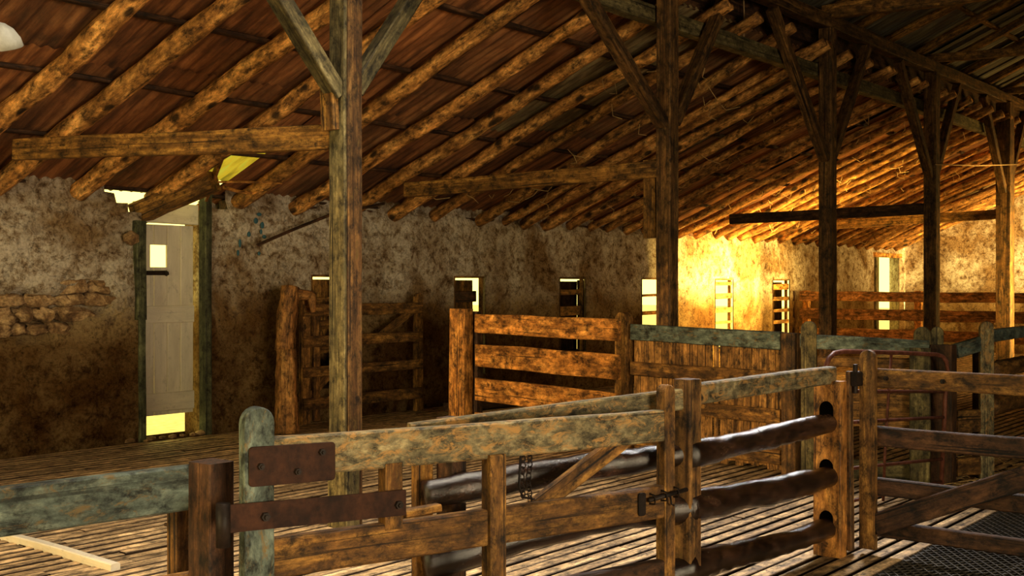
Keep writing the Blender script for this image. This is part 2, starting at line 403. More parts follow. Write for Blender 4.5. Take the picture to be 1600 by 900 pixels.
bm = newbm()   # expanded metal decking
x0, x1, y0, y1 = 5.3, 9.6, .2, 2.28; p = .075
def clipline(cx, m):
    pts = []
    for yy in (y0, y1):
        pts.append((cx+m*(yy-y0), yy))
    (xa, ya), (xb, yb) = pts
    if xa > xb: (xa, ya), (xb, yb) = (xb, yb), (xa, ya)
    if xb <= x0 or xa >= x1: return None
    if xa < x0: t = (x0-xa)/(xb-xa); ya = ya+t*(yb-ya); xa = x0
    if xb > x1: t = (x1-xa)/(xb-xa); yb = ya+t*(yb-ya); xb = x1
    return (xa, ya, xb, yb)
for m in (1.3, -1.3):
    k = -90
    while k < 170:
        q = clipline(x0+k*p, m); k += 1
        if q: timber(bm, (q[0], q[1], -.006 if m > 0 else -.009), (q[2], q[3], -.006 if m > 0 else -.009), .008, .008, wob=0, ch=.001, seg=1)
for k in range(5): timber(bm, (x0, .25+k*.5, -.03), (x1, .25+k*.5, -.03), .04, .03, wob=0, seg=1)
tag(obj('metal_mesh_decking', bm, M['galv']), 'dark expanded metal mesh decking set in the slatted floor under the right-hand gate', 'floor grate')
bm = newbm(); timber(bm, (3.21, 5.36, .012), (3.21, 9.3, .012), .05, .055, wob=.006)
tag(obj('floor_batten', bm, M['doorpaint']), 'pale batten lying across the floor slats at lower left edge', 'board')
bm = newbm(); timber(bm, PZ(262, 820, .012), PZ(400, 786, .012), .03, .06, wob=.006)
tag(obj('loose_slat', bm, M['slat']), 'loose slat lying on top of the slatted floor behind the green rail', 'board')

# ------------------------------------------------------------------ SETTING: left wall with door and slit windows
WIN = [(8.12, 8.55, .35, 1.62), (10.45, 11.05, .35, 1.62), (12.66, 13.28, .55, 1.62), (14.78, 15.45, .40, 1.62), (17.08, 17.72, .40, 1.62), (19.25, 19.95, .40, 1.62)]
DOOR = (6.02, 6.74, 0.0, 2.62)
DOOR2 = (24.15, 25.6, -.02, 2.15)
OW = [(8.40, 8.86, .35, 1.62), (10.78, 11.32, .35, 1.62), (13.05, 13.72, .55, 1.62), (15.30, 15.98, .40, 1.62), (17.62, 18.40, .40, 1.62), (19.86, 20.66, .40, 1.62)]
HOLES = WIN+[DOOR, DOOR2, (5.66, 5.76, 2.37, 2.62), (5.76, 5.88, 2.29, 2.62), (5.88, 6.02, 2.20, 2.62), (6.74, 7.02, 2.28, 2.62)]
PATCH = [(2.6, 1.42), (4.0, 1.44), (4.66, 1.43), (4.95, 1.46), (5.15, 1.38), (5.3, 1.50), (5.62, 1.50), (5.72, 1.40), (5.66, 1.25), (5.45, 1.2), (5.25, 1.15), (5.08, .97), (4.85, 1.02), (4.66, 1.05), (4.3, .95), (2.6, .9)]
def inpoly(x, y, poly):
    c = False; n = len(poly)
    for i in range(n):
        (x1_, y1_), (x2_, y2_) = poly[i], poly[(i+1) % n]
        if (y1_ > y) != (y2_ > y) and x < (x2_-x1_)*(y-y1_)/(y2_-y1_)+x1_: c = not c
    return c
def smooth(t): t = max(0, min(1, t)); return t*t*(3-2*t)
def lines(lo, hi, step, extra):
    s = set(); k = lo
    while k < hi: s.add(round(k, 3)); k += step
    s.add(hi)
    s = [v for v in s if all(abs(v-e) > step*.45 for e in extra)]
    return sorted(s+[e for e in extra if lo <= e <= hi])
def wall_grid(bm, lo, hi, zlo, zhi, step, holes, place, amp=.045, topf=None):
    L = GL(bm)
    ex = sorted({round(h[i], 3) for h in holes for i in (0, 1)}); ez = sorted({round(h[i], 3) for h in holes for i in (2, 3)})
    def dd(lst, hh=[]):
        out = []
        for v in lst:
            if not out or v-out[-1] > .012: out.append(v)
        return out
    xs = lines(lo, hi, step, dd(ex)); zs = lines(zlo, zhi, step, dd(ez))
    V = {}
    for i, x in enumerate(xs):
        for j, z in enumerate(zs):
            d = 1.0
            for (a, b, c, e) in holes:
                dx = max(a-x, 0, x-b); dz = max(c-z, 0, z-e); d = min(d, math.hypot(dx, dz)/.12)
            q = Vector((x, z, 0))
            n = noise.noise(q*1.3)*.9+noise.noise(q*3.7+Vector((5, 5, 0)))*.5+noise.noise(q*10)*.28
            V[i, j] = bm.verts.new(place(x, z, n*amp*smooth(d)))
    for i in range(len(xs)-1):
        for j in range(len(zs)-1):
            cx = (xs[i]+xs[i+1])/2; cz = (zs[j]+zs[j+1])/2
            if any(a < cx < b and c < cz < e for (a, b, c, e) in holes): continue
            if topf and cz > topf(cx): continue
            bm.faces.new((V[i, j], V[i+1, j], V[i+1, j+1], V[i, j+1]))
    bmesh.ops.delete(bm, geom=[v for v in bm.verts if not v.link_faces], context='VERTS')
def placeL(x, z, n):
    y = YW-n
    if 2.5 < x < 5.9 and .8 < z < 1.6 and inpoly(x+.03*noise.noise(Vector((x*9, z*9, 1))), z+.04*noise.noise(Vector((x*8, z*8, 4))), PATCH): y += .13
    if z > 2.25: y += .05*smooth((z-2.25)/.15)
    z2 = z+(.03*noise.noise(Vector((x*4, z*4, 3))) if 2.0 < z < 2.5 else 0)
    return (x, y, z2)
bm = newbm(); wall_grid(bm, X0, X1, -.9, 2.56, .06, HOLES, placeL, .055)
wl = tag(obj('wall_left', bm, M['plaster'], smooth=True), kind='structure')
# outer skin of the wall, so the wall is solid
bm = newbm()
HO = OW+[DOOR, (24.45, 25.95, -.02, 2.15)]+HOLES[8:]; xs = sorted({X0, X1}|{h[0] for h in HO}|{h[1] for h in HO})
for a, b in zip(xs, xs[1:]):
    mid = (a+b)/2; hs = sorted([(h[2], h[3]) for h in HO if h[0] < mid < h[1]]); z = -.9
    for (c, d) in hs+[(2.40, 9)]:
        c = min(c, 2.40)
        if c > z+.01:
            v = [bm.verts.new(p) for p in ((a, 9.95, z), (b, 9.95, z), (b, 9.95, c), (a, 9.95, c))]; bm.faces.new(v)
        z = d
obj('outer_face', bm, M['plaster'], wl)
# reveals of the openings
def reveal(bm, a, b, c, d, y0, y1, bottom=True, top=True):
    q = [((a, y0, c), (a, y1, c), (a, y1, d), (a, y0, d)), ((b, y0, c), (b, y1, c), (b, y1, d), (b, y0, d))]
    if bottom: q.append(((a, y0, c), (b, y0, c), (b, y1, c), (a, y1, c)))
    if top: q.append(((a, y0, d), (b, y0, d), (b, y1, d), (a, y1, d)))
    for f4 in q: bm.faces.new([bm.verts.new(p) for p in f4])
def reveal_splay(bm, a, b, a2, b2, c, d, y0, y1):
    for f4 in (((a, y0, c), (a2, y1, c), (a2, y1, d), (a, y0, d)), ((b, y0, c), (b2, y1, c), (b2, y1, d), (b, y0, d)),
               ((a, y0, c), (b, y0, c), (b2, y1, c), (a2, y1, c)), ((a, y0, d), (b, y0, d), (b2, y1, d), (a2, y1, d))):
        bm.faces.new([bm.verts.new(p) for p in f4])
bm = newbm()
for (a, b, c, d), o_ in zip(WIN, OW): reveal_splay(bm, a, b, o_[0], o_[1], c, d, 9.585, 9.95)
reveal(bm, DOOR[0], DOOR[1], -.3, 2.12, 9.585, 9.95, top=False); reveal_splay(bm, DOOR2[0], DOOR2[1], 24.45, 25.95, -.02, 2.15, 9.585, 9.95)
obj('opening_reveal', bm, M['plaster'], wl)
# exposed stones
bm = newbm(); L = GL(bm); rs = random.Random(5)
z = .93
while z < 1.52:
    hgt = rs.uniform(.085, .14); x = 2.7+rs.uniform(0, .2)
    while x < 5.75:
        wd = rs.uniform(.13, .34); cx = x+wd/2; cz = z+hgt/2
        if inpoly(cx, cz, PATCH):
            vs = bmesh.ops.create_icosphere(bm, subdivisions=3, radius=.5)['verts']
            ofs = Vector((rs.uniform(0, 9), rs.uniform(0, 9), 0)); rot = rs.uniform(-.08, .08)
            for v in vs:
                q = v.co.copy(); mxx = max(abs(q.x), abs(q.y), abs(q.z)); q = q.lerp(q*(.5/mxx), .62)
                q += noise.noise_vector(q*2.2+ofs)*.30
                q = Vector((q.x*wd*1.02, q.y*.15, q.z*hgt*1.06)); q = Matrix.Rotation(rot, 3, 'Y') @ q
                v.co = q+Vector((cx, YW+.075, cz)); v[L] = v.co.copy()
        x += wd+.012
    z += hgt+.012
obj('exposed_stone', bm, M['stone'], wl, smooth=True)
# blue and green paint daubs on the plaster right of the door
bm = newbm(); rs = random.Random(9)
for (px, py) in ((389, 366), (375, 380), (372, 395), (405, 335), (410, 352), (408, 362), (400, 345), (413, 370), (405, 396)):
    c = PY(px, py, YW-.03); ball(bm, c, .022, (rs.uniform(.7, 1.5), .35, rs.uniform(.8, 2.2)), 2)
obj('paint_daub', bm, M['bluepaint'], wl)

# end wall
EDH = []
bm = newbm()
wall_grid(bm, -6.0, YW, -.9, 6.6, .12, EDH, lambda y, z, n: (X1-n, y, z), .05, topf=lambda y: (zr(y)+.26 if y > 5.2 else zm(y)+.2))
we = tag(obj('wall_end', bm, M['plaster'], smooth=True), kind='structure')
bm = newbm()   # far doorway frame
timber(bm, (24.26, 9.62, 0), (24.26, 9.62, 2.15), .14, .12, up=(1, 0, 0))
d4 = tag(obj('door_2', bm, M['post_pale']), kind='structure')
bm = newbm(); timber(bm, (24.1, 9.6, 2.18), (25.7, 9.6, 2.18), .10, .10); obj('lintel', bm, M['honey'], d4)
# near end wall and opposite wall, each with a wide doorway that lets the daylight in
def slab_wall(name, horiz, c0, c1, pos, top, door):
    bm = newbm()
    for (a, b, z0, z1) in ((c0, door[0], -.9, top), (door[1], c1, -.9, top), (door[0], door[1], door[2], top)):
        if horiz: timber(bm, (a, pos, (z0+z1)/2), (b, pos, (z0+z1)/2), z1-z0, .3, wob=0, seg=2)
        else: timber(bm, (pos, a, (z0+z1)/2), (pos, b, (z0+z1)/2), z1-z0, .3, wob=0, seg=2)
    return tag(obj(name, bm, M['plaster']), kind='structure')
slab_wall('wall_right', True, X0, X1, -6.2, 4.35, (-.8, 2.8, 2.8))
slab_wall('wall_near', False, -6.3, 9.95, X0-.2, 6.6, (2.4, 7.6, 3.5))

# wall plate under the rafter feet
bm = newbm()
timber(bm, (X0, 9.72, 2.33), (5.6, 9.72, 2.33), .10, .14, wob=.012); timber(bm, (7.05, 9.72, 2.33), (X1, 9.72, 2.33), .10, .14, wob=.012)
tag(obj('trim_1', bm, M['darkwood']), kind='structure')

# slit window boards
WLAB = 'window'
def slit(i, boards, leafs=()):
    a, b, c, d = WIN[i-1]
    bm = newbm(); timber(bm, (a+.015, 9.63, c), (a+.015, 9.63, d), .06, .03, up=(0, 1, 0)); timber(bm, (b-.015, 9.66, c), (b-.015, 9.66, d), .06, .03, up=(0, 1, 0))
    timber(bm, (a, 9.66, d-.012), (b, 9.66, d-.012), .03, .10)
    r = tag(obj('window_%d' % i, bm, M['beam']), kind='structure')
    for (z0, z1, xa, xb, yy, mt) in boards:
        q = newbm(); timber(q, (xa, yy, (z0+z1)/2), (xb, yy, (z0+z1)/2+.008), z1-z0, .022, wob=.006); obj('slat', q, M[mt], r)
    for (xa, xb, z0, z1, yy, mt) in leafs:
        q = newbm(); timber(q, ((xa+xb)/2, yy, z0), ((xa+xb)/2, yy, z1), xb-xa, .02, up=(1, 0, 0)); obj('shutter', q, M[mt], r)
slit(1, [(1.30, 1.36, 8.12, 8.55, 9.8, 'beam'), (1.0, 1.1, 8.12, 8.55, 9.8, 'beam'), (.72, .80, 8.12, 8.55, 9.8, 'beam'), (.45, .55, 8.12, 8.55, 9.8, 'beam')], [(8.38, 8.88, .35, 1.57, 9.93, 'beam')])
slit(2, [(1.28, 1.42, 10.45, 10.98, 9.70, 'darkwood'), (.9, 1.0, 10.45, 11.05, 9.7, 'darkwood'), (.55, .62, 10.45, 11.05, 9.7, 'darkwood')], [(10.76, 11.17, .35, 1.57, 9.93, 'beam')])
slit(3, [(1.36, 1.44, 12.66, 13.28, 9.66, 'beam'), (1.06, 1.2, 12.66, 13.28, 9.66, 'beam'), (.8, .9, 12.66, 13.28, 9.66, 'beam')], [(13.0, 13.53, .5, 1.56, 9.94, 'darkwood'), (13.55, 13.75, .5, 1.58, 9.94, 'darkwood')])
slit(4, [(1.32, 1.36, 14.78, 15.45, 9.66, 'honey'), (1.03, 1.09, 14.78, 15.45, 9.66, 'honey'), (.72, .78, 14.78, 15.45, 9.66, 'honey')])
def zat(y, x=1131): return PY(x, y, YW).z
slit(5, [(zat(446), zat(440.5), 17.08, 17.72, 9.62, 'honey'), (zat(467), zat(458.5), 17.08, 17.72, 9.62, 'honey'), (zat(489), zat(481), 17.08, 17.72, 9.62, 'honey'), (zat(506), zat(502), 17.08, 17.72, 9.62, 'honey'), (.55, .62, 17.08, 17.72, 9.62, 'honey')])
slit(6, [(zat(453, 1220), zat(444, 1220), 19.25, 19.95, 9.62, 'honey'), (zat(470, 1220), zat(464, 1220), 19.25, 19.95, 9.62, 'beam'), (zat(488, 1220), zat(483, 1220), 19.25, 19.95, 9.62, 'beam'), (zat(506, 1220), zat(500, 1220), 19.25, 19.95, 9.62, 'beam')], [(19.84, 20.30, .4, 1.56, 9.93, 'gatewood')])

# door 1
dr = None
bm = newbm()
dx0, dx1 = 6.09, 6.69; wx0, wx1, wz0, wz1 = 6.20, 6.385, 1.68, 1.90; yd = 9.74
for (a, b) in ((dx0, 6.24), (6.245, 6.39), (6.395, 6.54), (6.545, dx1)):
    if a < wx1 and b > wx0-.001:
        if a < wx0: timber(bm, ((a+wx0)/2, yd, .22), ((a+wx0)/2, yd, 2.10), wx0-a, .025, up=(1, 0, 0), wob=.001); aa = wx0
        else: aa = a
        bb = min(b, wx1)
        timber(bm, ((aa+bb)/2, yd, .22), ((aa+bb)/2, yd, wz0), bb-aa, .025, up=(1, 0, 0), wob=.001)
        timber(bm, ((aa+bb)/2, yd, wz1), ((aa+bb)/2, yd, 2.10), bb-aa, .025, up=(1, 0, 0), wob=.001)
        if b > wx1: timber(bm, ((b+wx1)/2, yd, .22), ((b+wx1)/2, yd, 2.10), b-wx1, .025, up=(1, 0, 0), wob=.001)
    else: timber(bm, ((a+b)/2, yd, .22), ((a+b)/2, yd, 2.10), b-a, .025, up=(1, 0, 0), wob=.001)
dr = tag(obj('door_1', bm, M['doorpaint']), kind='structure')
for (z0, z1) in ((1.13, 1.30), (.26, .44)):
    bm = newbm(); timber(bm, (dx0+.01, yd-.028, (z0+z1)/2), (dx1-.01, yd-.028, (z0+z1)/2), z1-z0, .03, wob=.002); obj('ledge', bm, M['doorpaint'], dr)
bm = newbm(); timber(bm, (5.99, 9.60, 1.17), (5.99, 9.60, 2.12), .10, .13, up=(1, 0, 0), wob=.008); timber(bm, (6.02, 9.62, -.02), (6.02, 9.62, 1.2), .07, .10, up=(1, 0, 0), wob=.005)
obj('door_jamb', bm, M['jamb'], dr)
bm = newbm(); timber(bm, (6.745, 9.60, -.02), (6.745, 9.60, 2.42), .075, .12, up=(1, 0, 0), wob=.004); obj('door_jamb', bm, M['jamb'], dr)
bm = newbm(); timber(bm, (6.02, 9.72, 2.215), (6.72, 9.72, 2.215), .20, .07, wob=.004); obj('lintel', bm, M['doorpaint'], dr)
bm = newbm(); timber(bm, (6.03, 9.68, 1.62), (6.34, 9.68, 1.625), .045, .04, wob=.001); ball(bm, (6.34, 9.67, 1.62), .03); obj('bolt', bm, M['black_iron'], dr)
bm = newbm(); ball(bm, PY(205, 372, 9.5), .075, (1.2, .8, 1)); tag(obj('door_hinge_block', bm, M['stone']), 'dark stone lump sticking out of the wall beside the door top', 'stone')
bm = newbm(); rs = random.Random(2)
for k in range(9):
    x = 5.9+k*.11; ball(bm, (x, 9.55+rs.uniform(-.06, .06), .02), rs.uniform(.02, .045), (1.5, 1, .7))
tag(obj('rubble', bm, M['stone'], smooth=True), 'small rubble heaped along the sill of the white door', 'rubble', kind='stuff')

# ------------------------------------------------------------------ SETTING: roofs
def sheets(bm, xa, xb, ya, yb, zf, rnd, skip=None, sheetw=.66, pitch=.11, amp=.011):
    L = GL(bm); x = xa; si = 0
    while x < xb:
        wd = sheetw; dz = rnd.uniform(-.012, .012)+(.012 if si % 2 else 0); tilt = rnd.uniform(-.01, .01); seed = rnd.uniform(0, 40)
        if not (skip and skip(x+wd/2)):
            rows = 5; cols = int((wd+.06)/pitch*6)
            prev = None
            for r in range(rows+1):
                y = ya+(yb-ya)*r/rows; row = []
                for c in range(cols+1):
                    xx = x+c*(wd+.06)/cols
                    zz = zf(y)+dz+tilt*(c/cols-.5)*2+amp*math.sin(2*math.pi*xx/pitch)+.012*noise.noise(Vector((xx*1.5, y*1.2, seed)))
                    v = bm.verts.new((xx, y, zz)); v[L] = Vector((y, si*.62+.01+.55*c/cols, round(ya, 1)+3)); row.append(v)
                if prev:
                    for c in range(cols): bm.faces.new((prev[c], prev[c+1], row[c+1], row[c]))
                prev = row
        x += wd; si += 1
rs = random.Random(21)
LX = (6.22, 6.95)
bm = newbm()
sheets(bm, X0, 5.57, 10.15, 7.75, lambda y: zr(y, .135), rs); sheets(bm, 5.58, 6.2, 9.78, 7.75, lambda y: zr(y, .135), rs)
sheets(bm, 6.24, 6.85, 8.62, 7.75, lambda y: zr(y, .135), rs); sheets(bm, 6.90, X1+.3, 10.15, 7.75, lambda y: zr(y, .135), rs)
sheets(bm, X0, X1+.3, 7.9, 5.47, lambda y: zr(y, .145), rs)
ce = tag(obj('ceiling', bm, M['roof'], smooth=True), kind='structure')
bm = newbm(); rs = random.Random(31)
sheets(bm, X0, X1+.3, 5.75, 2.7, lambda y: zm(y, .13), rs); sheets(bm, X0, X1+.3, 2.85, 0, lambda y: zm(y, .14), rs)
sheets(bm, X0, X1+.3, -6, 0, lambda y: zm(y, .13), rs)
obj('main_roof_sheet', bm, M['roof_grey'], ce, smooth=True)
bm = newbm()   # board closing the step between the two roofs
for k in range(4): timber(bm, (X0, 5.50+.005*k, 4.20+k*.11), (X1, 5.50+.005*k, 4.20+k*.11), .115, .02, wob=0, seg=2)
obj('clerestory_board', bm, M['darkwood'], ce)
bm = newbm(); e = .02
def quad(p): bm.faces.new([bm.verts.new(q) for q in p])
for (xa, xb, ya, yb) in ((X0, X1+.3, 8.5, 5.45), (X0, 5.6, 10.1, 8.5), (6.99, X1+.3, 10.1, 8.5), (5.6, 6.23, 9.78, 8.5)):
    quad([(xa, ya, zr(ya, .215)), (xb, ya, zr(ya, .215)), (xb, yb, zr(yb, .215)), (xa, yb, zr(yb, .215))])
quad([(X0, 6.0, zm(6.0, .2)), (X1+.3, 6.0, zm(6.0, .2)), (X1+.3, 0, zm(0, .2)), (X0, 0, zm(0, .2))]); quad([(X0, -6.4, zm(6.4, .2)), (X1+.3, -6.4, zm(6.4, .2)), (X1+.3, 0, zm(0, .2)), (X0, 0, zm(0, .2))])
obj('light_block_skin', bm, M['darkwood'], ce)  # added unseen skin above the sheets, stops sky light leaking through
# fibreglass patch and bent light sheet over the door
bm = newbm(); rs = random.Random(4)
x_first = X0+math.floor((LX[0]-X0)/.66)*.66
sheets(bm, 6.24, 6.9, 9.5, 8.5, lambda y: zr(y, .16), rs)
tag(obj('translucent_roof_sheet', bm, M['fibreglass'], smooth=True), 'glowing yellow-green fibreglass sheet in the roof above the door', 'roof sheet')

# ------------------------------------------------------------------ battens
BT = [(9.70, 'lowest, just above the wall top'), (8.85, 'second up from the wall'), (8.0, 'third up from the wall'), (7.15, 'fourth up from the wall'), (6.3, 'fifth up from the wall'), (5.62, 'topmost, beside the long plate beam')]
for (y, d) in BT:
    bm = newbm(); x = X0
    while x < X1:
        e = min(X1, x+3.9); yy = y+random.uniform(-.03, .03)
        timber(bm, (x, yy, zr(y, .098)), (e+.1, yy+random.uniform(-.03, .03), zr(y, .098)), .035, .08, wob=.010); x = e
    if y == 9.70: pass
    tag(obj('roof_batten', bm, M['darkwood']), 'thin dark roof batten under the rusty sheets, '+d, 'batten', 'battens under the lean-to roof')
for (y, d) in ((4.6, 'lowest in the upper right corner'), (3.5, 'second up in the upper right corner'), (2.4, 'third up in the upper right corner')):
    bm = newbm(); timber(bm, (X0, y, zm(y, .095)), (X1, y, zm(y, .095)), .035, .07, wob=.012)
    tag(obj('roof_batten', bm, M['beam']), 'thin batten under the grey main roof, '+d, 'batten', 'battens under the main roof')

# ------------------------------------------------------------------ rafters
RAF = [((-95, 275), (215, 0), 'cut by the left edge at mid height', .085), ((10, 280), (365, 3), 'second from the left edge, crossing above the tie beam end', .085),
       ((78, 335), (400, 100), 'ending on the plaster left of the door', .085), ((268, 290), (672, 3), 'running up behind the squared timber over the door', .075),
       ((330, 350), (693, 92), 'resting on the wall just right of the door jamb', .08), ((425, 350), (800, 106), 'ending above the leaning stick', .075),
       ((518, 350), (1007, 32), 'whose foot is behind the nearest post', .075), ((587, 350), (1027, 75), 'first whose foot shows right of the nearest post', .075),
       ((655, 354), (1087, 84), 'second whose foot shows right of the nearest post', .07), ((737, 352), (1163, 92), 'third whose foot shows right of the nearest post', .07)]
for (a, b, d, r) in RAF:
    A = PR(*a); B = PR(*b); t0 = (9.66-A.y)/(B.y-A.y); t1 = (5.12-A.y)/(B.y-A.y)
    A2 = A.lerp(B, t0); B2 = A.lerp(B, t1)
    bm = newbm(); pole(bm, A2, B2, r*1.08, r*.85, wob=.045, m=12, bump=.16)
    tag(obj('rafter', bm, M['pole'], smooth=True), 'rough round pole rafter '+d, 'rafter', 'pole rafters under the rusty roof')
RC = {'nearest': 3}; ORD = ['first', 'second', 'third', 'fourth', 'fifth', 'sixth', 'seventh', 'eighth', 'ninth', 'tenth', 'eleventh', 'twelfth', 'thirteenth', 'fourteenth', 'fifteenth', 'sixteenth', 'seventeenth', 'eighteenth', 'nineteenth', 'twentieth', 'twenty-first', 'twenty-second', 'twenty-third']
rs = random.Random(8); x = 3.05
bm = newbm(); pole(bm, (x, 9.66, zr(9.66)), (x+.3, 5.14, zr(5.14)), .09, .075, wob=.045, m=12, bump=.16)
tag(obj('rafter', bm, M['pole'], smooth=True), 'rough round pole rafter across the top left corner', 'rafter', 'pole rafters under the rusty roof')
x = 11.45; k = 0
while x < 25.8:
    bm = newbm(); r = rs.uniform(.05, .075); ln = rs.uniform(-.25, .12)
    pole(bm, (x, 9.66, zr(9.66)), (x+ln, 5.14, zr(5.14)), r*1.1, r*.85, wob=.045, m=9, bump=.18, n=36)
    q = Vector((x, 9.6, 0)); fx = 800+F*(q.x*SY-q.y*CY)/(q.x*CY+q.y*SY)
    anc = 'second' if fx < 1293 else ('third' if fx < 1455 else 'fourth')
    if fx < 1043: anc = 'nearest'
    cnt = RC.get(anc, 0); RC[anc] = cnt+1
    off = 'just right of the %s tall post' % anc if cnt == 0 else '%s to the right of the %s tall post' % (ORD[cnt], anc)
    tag(obj('rafter', bm, M['pole'], smooth=True), 'thin far pole rafter, foot %s' % off, 'rafter', 'far pole rafters over the bright wall')
    x += rs.uniform(.42, .62); k += 1
x = 10.15; k = 0
while x < 25.5:
    bm = newbm(); pole(bm, (x, 5.4, zm(5.4, .03)), (x+rs.uniform(-.1, .1), .05, zm(.05, .03)), .06, .05, wob=.04, m=8, bump=.15, n=24)
    tag(obj('rafter', bm, M['beam'], smooth=True), 'dim main roof rafter at upper right, %s counting away from the second post' % ORD[k], 'rafter', 'main roof rafters'); x += .95; k += 1
# squared timber over the door
bm = newbm(); A = PR(212, 335, -.10); B = PR(333, 282, -.10)
timber(bm, A, B, .19, .19, wob=.014, ch=.015)
tag(obj('squared_timber', bm, M['beam']), 'thick squared timber jutting out above the white door', 'timber')
bm = newbm(); tube(bm, [PR(320, 285, -.1), PR(365, 284, -.08), PR(440, 286, -.1)], .012, 6)
tag(obj('thin_stick', bm, M['honey']), 'thin straight stick sticking out right of the squared timber', 'stick')
bm = newbm(); tube(bm, [PR(350, 293, -.06), PR(372, 299, -.05), PR(395, 302, -.05), PR(420, 292, -.05)], .018, 6)
tag(obj('bent_stick', bm, M['honey']), 'short bent stick below the thin straight stick, by the glowing sheet', 'stick')
bm = newbm(); timber(bm, PR(322, 308, -.05), PR(350, 235, -.02), .10, .03); 
tag(obj('roof_strut', bm, M['honey']), 'short board crossing the glowing yellow roof sheet', 'board')
bm = newbm(); tube(bm, [PY(402, 383, 9.3), PY(455, 360, 9.3), PY(515, 336, 9.3), PY(600, 318, 9.3)], .018, 6)
tag(obj('leaning_stick', bm, M['darkwood']), 'long thin dark stick slanting along the plaster left of the nearest post', 'stick')

# ------------------------------------------------------------------ posts, plates, tie beams
PXS = [4.72, 8.50, 11.87, 15.20, 18.50]
PYY = 5.25
PN = ['nearest tall timber post, pale greenish face, behind the front gate', 'second tall timber post from the left, standing behind the board fence', 'third tall timber post from the left, dark against the bright far wall',
      'fourth tall timber post from the left, carrying the long dark tie beam', 'fifth tall timber post, thick, nearest the right edge']
PW = [.15, .145, .15, .165, .22]
BR = [((-.07, 2.68), (-1.52, 4.33), (.06, 2.72), (1.28, 4.33)), ((-.08, 2.92), (-1.9, 4.33), (.1, 2.95), (1.1, 4.33)), ((-.08, 2.9), (-1.35, 4.33), (.1, 2.95), (1.1, 4.33)), ((-.1, 2.97), (-1.22, 4.33), (.1, 3.0), (1.05, 4.33)), ((-.1, 2.97), (-1.1, 4.33), (.1, 3.0), (1.05, 4.33))]
for i, x in enumerate(PXS):
    ps = thing('timber_post', (x, PYY, 0), PN[i], 'post', 'tall roof posts in a row')
    wd = PW[i]
    bm = newbm()
    if i == 0:
        timber(bm, (x-wd/2+.012, PYY, 0), (x-wd/2+.012, PYY, 4.36), wd-.006, .026, up=(0, 1, 0), wob=.003)
        obj('shaft', bm, M['post_pale'], ps)  # thin pale board: the post's lit left face put into the colour
        bm = newbm(); timber(bm, (x+.014, PYY, 0), (x+.014, PYY, 4.36), wd, wd-.03, up=(0, 1, 0), wob=.003); obj('shaft', bm, M['post'], ps)
        bm = newbm(); timber(bm, (x-.02, PYY, 0), (x-.02, PYY, .42), wd+.03, wd*.75, up=(0, 1, 0), wob=.003); obj('base_block', bm, M['post_pale'], ps)
    else:
        timber(bm, (x, PYY, 0), (x, PYY, 4.36), wd, wd, up=(0, 1, 0), wob=.003); obj('shaft', bm, M['post'], ps)
    a, b, c, d = BR[i]
    for (p, q) in ((a, b), (c, d)):
        bm = newbm(); timber(bm, (x+p[0], PYY, p[1]), (x+q[0], PYY, q[1]), .11, .10, up=(0, 1, 0), wob=.004); obj('knee_brace', bm, M['post_pale'] if i == 0 else M['post'], ps)
    if i == 1:
        bm = newbm(); timber(bm, PX(1017, 372, x-.02)+Vector((0, 0, 0)), PX(1016, 250, x-.02), .13, .05, up=(0, 1, 0)); obj('cleat', bm, M['beam'], ps)
    if i == 0:
        bm = newbm(); timber(bm, (x-.10, PYY+.03, 2.46), (x-.12, PYY+.03, 2.80), .12, .05, up=(0, 1, 0)); obj('cleat', bm, M['beam'], ps)
bm = newbm(); timber(bm, (X0, 5.40, 3.91), (X1, 5.40, 3.91), .15, .11, wob=.008, seg=60)
tag(obj('plate_beam', bm, M['post_pale']), 'long pale plate beam behind the posts under the rafter heads', 'beam')
bm = newbm(); timber(bm, (X0, 5.25, 4.43), (X1, 5.25, 4.43), .15, .14, wob=.010, seg=60)
tag(obj('plate_beam', bm, M['post']), 'long dark upper plate beam on top of the posts', 'beam')
TB = [(0, 3.7, (4.12, 8.25), 2.43, 2.50, .155, 'beam', 'brown tie beam from the nearest post to the rafter left of the door'), (1, 0, (8.35, 8.35), 2.53, 2.50, .15, 'beam', 'brown tie beam running left from the second post'),
      (3, 0, (15.15, 8.25), 2.53, 2.50, .15, 'darkwood', 'long dark tie beam crossing behind the third post'), (4, 0, (18.5, 8.3), 2.62, 2.55, .15, 'beam', 'lighter tie beam between the fourth and fifth posts')]
for (pi, _, (ex, ey), z0, z1, hh, mt, lab) in TB:
    bm = newbm(); timber(bm, (PXS[pi]-.03, PYY+.04, z0), (ex, ey, z1+.02 if pi == 0 else z1), hh, .07, wob=.006)
    tag(obj('tie_beam', bm, M[mt]), lab, 'beam', 'tie beams between posts and lean-to rafters')
for (x, lab) in ((11.87, 'heavy tie beam in the top right corner crossing the main roof, nearer one'), (15.2, 'thin tie beam in the top right corner crossing the main roof, farther one'), (18.5, 'farthest tie beam crossing the main roof beyond the fourth post')):
    bm = newbm(); A = Vector((x, 5.3, 4.55)); B = Vector((x, -1.0, 4.30)); timber(bm, A, B, .16 if x < 13 else .10, .10, wob=.012)
    tag(obj('tie_beam', bm, M['gatewood']), lab, 'beam', 'main roof tie beams')
bm = newbm(); p0 = PY(1162, -8, 5.42); tube(bm, [p0, p0+Vector((.01, 0, -.25)), p0+Vector((0, 0, -.53))], .008, 5)
tag(obj('hanging_rope', bm, M['rope']), 'short rope hanging from the pale plate beam right of the second post', 'rope')
bm = newbm(); tube(bm, [P(1462, 257, 14.9), P(1525, 259, 16.2), P(1592, 257, 17.6)], .008, 5)
tag(obj('taut_wire', bm, M['rope']), 'thin wire stretched between the fourth and fifth posts', 'wire')
